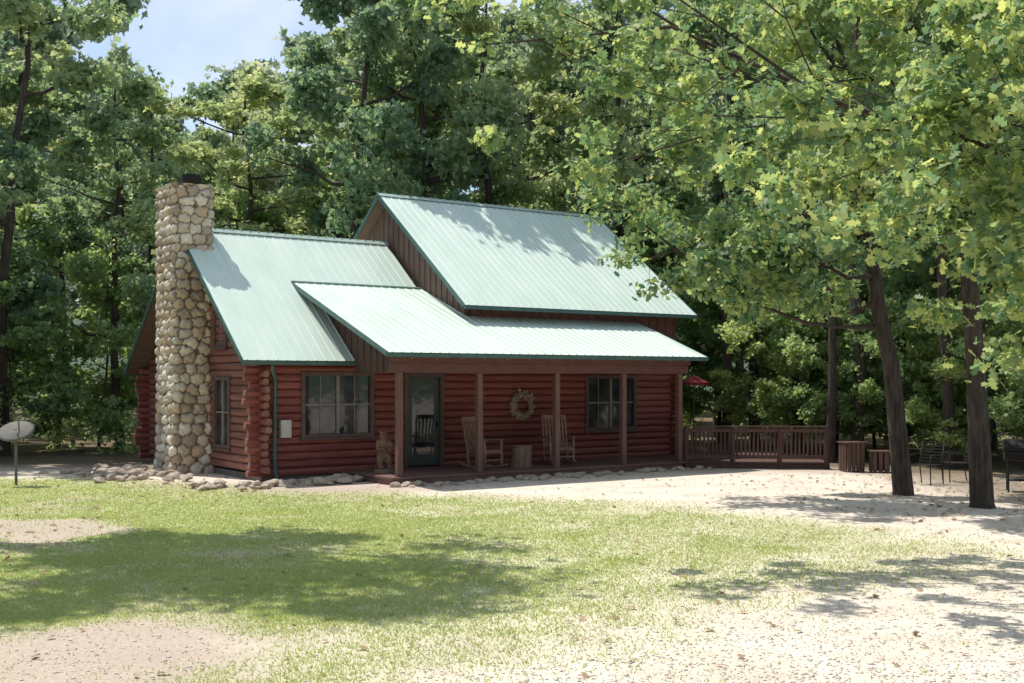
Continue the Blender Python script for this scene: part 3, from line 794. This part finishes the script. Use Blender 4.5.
def metal_chair(loc,rz):
    e=empty('garden_chair',loc,rz,'dark metal garden chair beneath the oak trees','chair','metal garden chairs')
    w=.25
    for s in (-1,1):
        mb=MB(); mb.tube([(s*w,-.22,0),(s*w,-.24,.42),(s*w,-.22,.62),(s*w,.18,.64)],[.013]*4,8); mb.obj('armrest',M_iron,e,smooth=True)
        mb=MB(); mb.tube([(s*w,.28,0),(s*w,.2,.42),(s*w,.32,.9)],[.013]*3,8); mb.obj('leg',M_iron,e,smooth=True)
    mb=MB()
    for i in range(8): mb.beam((-w,-.22+.06*i,.42),(w,-.22+.06*i,.42),.035,.01)
    mb.obj('seat',M_iron,e)
    mb=MB()
    for i in range(7): mb.beam((-w,.21+.018*i,.48+.065*i),(w,.21+.018*i,.48+.065*i),.01,.035)
    mb.obj('backrest',M_iron,e)
metal_chair((8.7,24.2,0),R(-50)); metal_chair((9.6,24.8,0),R(-95))
e=empty('charcoal_grill',(10.1,22.6,0),R(-20),'black barrel charcoal grill standing beside the oak trunks','grill')
mb=MB()
prof=[(math.cos(t)*.24,math.sin(t)*.2) for t in np.linspace(math.pi,2*math.pi,10)]
vs=[(x,y,.8+z_) for x in (-.4,.4) for y,z_ in prof]; m_=len(prof)
mb.add(vs,[(i,i+1,m_+i+1,m_+i) for i in range(m_-1)]+[tuple(range(m_)),tuple(range(2*m_-1,m_-1,-1)),(0,m_,2*m_-1,m_-1)])
mb.obj('firebox',M_iron,e)
mb=MB(); prof=[(math.cos(t)*.25,math.sin(t)*.22) for t in np.linspace(0,math.pi,10)]
vs=[(x,y,.815+z_) for x in (-.41,.41) for y,z_ in prof]
mb.add(vs,[(i,i+1,m_+i+1,m_+i) for i in range(m_-1)]+[tuple(range(m_)),tuple(range(2*m_-1,m_-1,-1)),(0,m_,2*m_-1,m_-1)])
mb.obj('lid',M_iron,e)
mb=MB();mb.tube([(-.2,-.25,.88),(-.2,-.31,.88),(.2,-.31,.88),(.2,-.25,.88)],[.012]*4,6);mb.obj('handle',M_iron,e)
for x in (-.33,.33):
    for y in (-.2,.2):
        mb=MB(); mb.tube([(x,y*1.2,0),(x,y*.8,.7)],[.018,.018],8); mb.obj('leg',M_iron,e)
mb=MB(); mb.box((-.36,-.19,.22),(.36,.19,.24)); mb.obj('shelf',M_iron,e)

# ------------------------------------------------------------------ rocks
rmesh=[]
for s in range(5):
    rg=np.random.default_rng(50+s); mb=MB(); mb.ell((0,0,0),(1,.8,.55),14,9)
    V=np.array(mb.v); V+= .22*np.stack([np.sin(V[:,1]*3+s),np.sin(V[:,2]*4+s*2),np.sin(V[:,0]*3+s*3)*.5],1)
    for k in range(9):
        d=rg.normal(size=3);d/=np.linalg.norm(d);h=rg.uniform(.45,.75); p=V@d; V-=np.maximum(p-h,0)[:,None]*d*.85
    V+=rg.normal(size=V.shape)*.012
    me=bpy.data.meshes.new('rock'); me.from_pydata([tuple(v) for v in V],[],mb.f); me.materials.append(M_rock); me.update(); rmesh.append(me)
def rock(x,y,s,z_=None):
    o=bpy.data.objects.new('rock',rnd.choice(rmesh)); COL.objects.link(o)
    o.location=(x,y,(s*.2 if z_ is None else z_)); o.scale=(s,s*rnd.uniform(.8,1.2),s*rnd.uniform(.5,.9)); o.rotation_euler=(rnd.uniform(-.3,.3),rnd.uniform(-.3,.3),rnd.uniform(0,6.28))
    tag(o,'pale fieldstone bordering the cabin foundation','rock','rocks along the cabin foundation')
for i in range(105):
    a=-.4+8.9*rnd.random(); p=W(a,-.3-abs(rnd.gauss(0,.16))); rock(p.x,p.y,rnd.uniform(.06,.17))
for i in range(165):
    t=rnd.random(); a=-3.4-abs(rnd.gauss(0,.8))+.5*(1-t); b=1.2+6.3*t+rnd.gauss(0,.3)
    if t<.4: a=-3.9+3.6*rnd.random(); b=1.35+rnd.gauss(0,.4)
    p=W(a,b); rock(p.x,p.y,rnd.uniform(.07,.22),rnd.uniform(0,.1))
for i in range(28):
    a=-1.8+2*rnd.random(); p=W(a,1.9+rnd.gauss(0,.15)); rock(p.x,p.y,rnd.uniform(.06,.14))

# ------------------------------------------------------------------ trees
variants=[];farv=[];under=[]
specs=[(16,.2,5.0,3.4,17),(17,.18,8,2.8,15),(15,.18,4,3.5,16),(18,.20,9,3.2,15),(14,.16,3,2.9,15)]
for i,(H,r0,cb,cr,nl) in enumerate(specs):
    tm,cm=treemeshes('forest_tree',100+i,H,r0,cb,cr,nl,.62,38,.25,TUFT,M_leafbg)
    variants.append((tm,cm,H))
slender=[]
for i in range(2):
    tm,cm=treemeshes('slender_tree',120+i,16,.17,9.5,2.2,8,.6,30,.24,TUFT,M_leafbg)
    slender.append((tm,cm,16))
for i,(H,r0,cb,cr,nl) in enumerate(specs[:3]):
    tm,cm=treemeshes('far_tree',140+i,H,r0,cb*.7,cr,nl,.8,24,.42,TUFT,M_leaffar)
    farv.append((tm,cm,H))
for i in range(3):
    tm,cm=treemeshes('understory_tree',170+i,7,.06,.7,2.1,13,.5,32,.2,TUFT,M_leafdark)
    under.append((tm,cm,7))
def hcap(x,y):
    px=512+x/y*1150
    py=np.interp(px,[-20,60,110,150,195,250,290,330],[-400,-120,20,66,72,66,10,-300])
    return 2.2+(380-py)*y/1150
def tree_at(x,y,H,v=None,pool=None,kind='broadleaf_tree',cap=True):
    pool=pool or variants
    if pool is not under and cap:
        c=hcap(x,y); H=c*rnd.uniform(.9,1.0) if (H>c or (c<2.2+380*y/1150*1.0 and y<60)) else H
    tm,cm,H0=pool[rnd.randrange(len(pool)) if v is None else v]
    s=H/H0
    w=max(s,.85)*rnd.uniform(.85,1.1) if pool is not under else s*rnd.uniform(.9,1.2)
    lab='leafy green woodland tree standing in the forest edge' if pool is not under else 'low bushy young tree at the forest edge'
    place_tree(kind,tm,cm,(x,y,0),rnd.uniform(0,6.28),(w,w,s),lab,'forest trees behind the cabin')
def loc_ab(x,y):
    dx,dy=x-CO.x,y-CO.y; return dx*math.cos(TH)+dy*math.sin(TH),-dx*math.sin(TH)+dy*math.cos(TH)
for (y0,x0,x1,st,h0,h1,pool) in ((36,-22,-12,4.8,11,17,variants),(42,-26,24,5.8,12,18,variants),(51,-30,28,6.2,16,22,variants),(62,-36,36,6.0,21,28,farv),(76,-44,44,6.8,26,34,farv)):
    x=x0
    while x<x1:
        X=x+rnd.uniform(-1.6,1.6);Y=y0+rnd.uniform(-2.6,2.6)
        a,b=loc_ab(X,Y)
        if not(b<14.5 and -6<a<9): tree_at(X,Y,rnd.uniform(h0,h1),pool=pool)
        x+=st
for X,Y,H in ((6.4,34.5,16),(8.5,34,15),(8.45,30.6,14),(9.25,31.0,15),(11.6,31,16),(12.6,28,15),(10.6,38,17),(13.9,24.4,14),(-14.8,33.5,17),(7.6,36,16),(10.9,28.6,15),(14.4,30.5,16)):
    tree_at(X,Y,H,pool=slender)
for X,Y,H,v in ((15,36,16,None),(18,31.5,15,None),(-17.5,31,15,None),(-20,27,14,None),(3.3,39,16,None)):
    tree_at(X,Y,H,v)
for X,Y,H in ((-14.5,33,5),(-17,30,6),(-12.6,35,6.5),(-19,34,8),(-15,38,8),(8.5,37,7),(10.8,34.2,6),(12.8,31.8,6.5),(15.5,31,7),(11.2,37,8),(7.2,40,8),(14.6,27.5,5),(17,33.5,8),(5.6,41,9),(-10,41,9),(-6.5,43,10),(9.6,39,6),(14.8,37,9),(18.5,38,9),(-22,37,9),(12.4,26.4,4.2),
    (7.2,33.8,5),(10.0,30.2,4.4),(11.0,32,6),(8.0,32.2,4.4),(11.8,29.2,4.6),(13.4,29.8,6),(5.4,37.5,8),(9.3,33,5.5),(13.2,25.2,3.4),(-18,27.5,4.5),(-15.8,28.8,4)):
    tree_at(X,Y,H,pool=under,kind='understory_tree')
for X,Y in ((-14,-12),(-6,-16),(0,-19),(6,-14),(15,-10),(22,-13)):
    tree_at(X,Y,17,cap=False)  # unseen trees behind the camera, put in for the window reflections
def cl(base,pts): return [((s[0]-base[0],s[1]-base[1],s[2]),(e[0]-base[0],e[1]-base[1],e[2]),r) for s,e,r in pts]
b1=(7.5,22.0)
t1=[(0,0,-.1),(-.12,0,1.2),(-.25,0,2.5),(-.50,0,3.6),(-.75,.2,6),(-.8,.3,9),(-.7,0,12)]
lim=[((7.0,22,3.7),(2.2,21.7,5.0),.08),((7.1,22,3.2),(3.6,21.0,4.2),.06),((6.8,22,5),(3.0,22.5,7.8),.08),((6.8,22,5.5),(5,19.5,7.0),.07),((6.7,22,6),(8.2,24,8.0),.08),
     ((6.7,22.2,7),(2.4,21,9.4),.08),((6.7,22.2,6.5),(8.5,20.5,8.4),.08),((6.7,22,8),(4.5,24,11),.07),((6.7,22,9),(7.8,21,12),.07),((6.7,22,10),(5.6,21,13),.06),((6.8,22,4.6),(4.4,23.5,5.0),.06),((6.7,22,7.5),(5,20.2,10),.07),
     ((6.9,22,4.2),(4.6,20.4,4.6),.05)]
tm,cm=treemeshes('oak',201,12,.19,0,0,1,.54,80,.155,OAK,M_leafnear,trunk=t1,limbs=cl(b1,lim),nsub=6)
place_tree('oak_tree',tm,cm,(*b1,0),0,1,'leaning dark-trunked oak tree spreading over the cabin roof')
b2=(8.1,19.8)
t2=[(0,0,-.1),(-.12,0,2.5),(-.28,0,4.6),(-.3,0,8),(0,0,12)]
lim=[((7.8,19.8,4.6),(5.0,18.6,5.6),.08),((7.8,19.8,5.2),(9.5,18.2,5.8),.07),((7.8,19.8,5.8),(6.2,21.5,7.5),.08),((7.8,19.8,6.5),(4.6,19.6,8.2),.08),((7.8,19.8,7),(10,20.5,9),.08),
     ((7.8,19.8,8),(6,18,10.5),.07),((7.9,19.8,9),(9,21,12),.07),((8,19.8,10),(7,20,13),.06),((7.8,19.8,4.2),(9.3,20.8,4.2),.05),((7.8,19.8,5.0),(7.0,17.4,5.0),.05)]
tm,cm=treemeshes('oak',202,12,.19,0,0,1,.54,80,.155,OAK,M_leafnear,trunk=t2,limbs=cl(b2,lim),nsub=6)
place_tree('oak_tree',tm,cm,(*b2,0),0,1,'tall straight oak tree beside the gravel drive')
b3=(9.6,13.2)
t3=[(0,0,-.1),(-.1,0,2.5),(-.3,0,4.6),(-.2,0,7.5),(0,0,10)]
S3=(9.3,13.2)
lim=[((*S3,4.4),(4.8,12.0,5.4),.055),((*S3,5),(1.8,13.2,5.9),.06),((*S3,5.4),(.0,14.6,6.2),.055),((*S3,4.0),(5.2,11.6,4.2),.045),((*S3,3.8),(6.2,13.0,3.6),.04),((*S3,5.6),(4.6,10.6,5.9),.05),
     ((*S3,6.2),(4.8,13.8,7.2),.06),((*S3,6.5),(7,11,8),.06),((*S3,7),(11.5,12,9),.07),((*S3,7.5),(8.4,16,9.5),.07),((*S3,8.5),(7.5,12.5,10.5),.06),((*S3,4.6),(6.3,14.8,4.7),.045),((*S3,4.2),(12,13.8,5.5),.07),((*S3,5.0),(3.2,11.6,5.0),.045),
     ((*S3,3.9),(5.0,11.2,3.6),.04),((*S3,4.1),(5.6,12.4,3.9),.04),((*S3,4.6),(4.4,11.0,4.7),.04),((*S3,5.2),(6.0,12.0,5.4),.045),((*S3,3.6),(6.0,12.6,3.0),.03),
     ((*S3,5.0),(2.4,15.0,5.5),.045)]
tm,cm=treemeshes('oak',203,10,.24,0,0,1,.42,70,.145,OAK,M_leafnear,trunk=t3,limbs=cl(b3,lim),nsub=7)
place_tree('oak_tree',tm,cm,(*b3,0),0,1,'oak tree with long limbs of large lobed leaves overhanging the lawn')
b4=(-11.4,18.2)
t4=[(0,0,-.1),(.1,0,3),(.2,0,6),(.3,0,9),(.2,0,13)]
lim=[((-11.2,18.2,7.5),(-7.6,16.2,10.2),.12),((-11.2,18.2,8),(-5.2,17.2,11.5),.13),((-11.2,18.2,8.5),(-9.4,14.5,11),.11),((-11.2,18.2,9),(-8.5,19.5,12),.11),((-11.2,18.2,9.5),(-6.4,15.4,13),.1),((-11.2,18.2,10),(-13,17,12),.1),
     ((-11.2,18.2,6),(-13.5,19.6,8.5),.1),((-11.2,18.2,10),(-9,18,14.5),.1),((-11.2,18.2,8),(-8.0,17.6,10.9),.08)]
tm,cm=treemeshes('oak',204,13,.3,0,0,1,.85,130,.19,OAK,M_leafnear,trunk=t4,limbs=cl(b4,lim),nsub=6)
place_tree('oak_tree',tm,cm,(*b4,0),0,1,'broad oak tree shading the front lawn')
for a,b,H,v in ((4.6,10.9,17.5,0),(7.4,10.8,18,0),(9.8,11.0,17,2)):
    p=W(a,b); tree_at(p.x,p.y,H,v)

# undergrowth
rg=np.random.default_rng(77); cls=[]
while len(cls)<600:
    X=rg.uniform(-26,26);Y=rg.uniform(27,50)
    a,b=loc_ab(X,Y)
    if -5<a<14.5 and b<11.5: continue
    if X<0 and Y<30.5: continue
    if X>0 and (X<10.6 and Y<32): continue
    if a<-3 and b<9 and X>-13: continue
    cls.append((X,Y,rg.uniform(.2,2.6)*min(1,(Y-26)/6+.3),rg.uniform(.5,1.1)))
C,S,Nn=clumpleaves(cls,60,.2,rg,.8)
C[:,2]=np.abs(C[:,2])
me=leafmesh('undergrowth',C,S,Nn,TUFT,M_leafdark,rg); o=bpy.data.objects.new('undergrowth',me);COL.objects.link(o);o['kind']='stuff';o['label']='dense green undergrowth along the forest edge'

# ------------------------------------------------------------------ light, sky
sv=Vector((-.385,.27,.885)).normalized()
el=math.asin(sv.z); az=math.atan2(sv.x,sv.y)
w=bpy.data.worlds.new('World'); scene.world=w; w.use_nodes=True
nt=w.node_tree; nt.nodes.clear()
out=N(nt,'ShaderNodeOutputWorld'); bg=N(nt,'ShaderNodeBackground'); sky=N(nt,'ShaderNodeTexSky'); sky.sky_type='NISHITA'; sky.sun_disc=False
sky.sun_elevation=el; sky.sun_rotation=az%(2*math.pi); sky.dust_density=.8
tc=N(nt,'ShaderNodeTexCoord'); no=N(nt,'ShaderNodeTexNoise'); no.inputs['Scale'].default_value=4; no.inputs['Detail'].default_value=8
nt.links.new(tc.outputs['Generated'],no.inputs[0])
rp=ramp(nt,[(.44,(0,0,0)),(.62,(1,1,1))]); nt.links.new(no.outputs['Fac'],rp.inputs[0])
sx=N(nt,'ShaderNodeSeparateXYZ'); nt.links.new(tc.outputs['Generated'],sx.inputs[0])
mr=N(nt,'ShaderNodeMapRange'); mr.inputs['From Min'].default_value=.25; mr.inputs['From Max'].default_value=.6; mr.inputs['To Min'].default_value=.35; mr.inputs['To Max'].default_value=1.0
nt.links.new(sx.outputs['Z'],mr.inputs['Value'])
mu=N(nt,'ShaderNodeMath',operation='MULTIPLY'); nt.links.new(rp.outputs[0],mu.inputs[0]); nt.links.new(mr.outputs[0],mu.inputs[1])
mx=N(nt,'ShaderNodeMix',data_type='RGBA'); nt.links.new(mu.outputs[0],mx.inputs['Factor']); nt.links.new(sky.outputs[0],mx.inputs['A']); mx.inputs['B'].default_value=(8.2,8.4,8.8,1)  # bright clouds added overhead for fill light, thinned near the horizon
nt.links.new(mx.outputs['Result'],bg.inputs[0]); bg.inputs[1].default_value=.15
nt.links.new(bg.outputs[0],out.inputs[0])
L=bpy.data.lights.new('sun','SUN'); L.energy=5; L.angle=R(.5); L.color=(1,.94,.84)
lo=bpy.data.objects.new('sun',L); COL.objects.link(lo); lo.rotation_euler=sv.to_track_quat('Z','Y').to_euler(); lo.location=(-20,20,40)

cam=bpy.data.cameras.new('camera'); co=bpy.data.objects.new('camera',cam); COL.objects.link(co)
co.location=(0,0,2.2); co.rotation_euler=(R(90),0,0); cam.sensor_width=36; cam.lens=1150/1024*36
cam.shift_y=38.5/1024; cam.clip_end=3000; cam.clip_start=.1
scene.camera=co
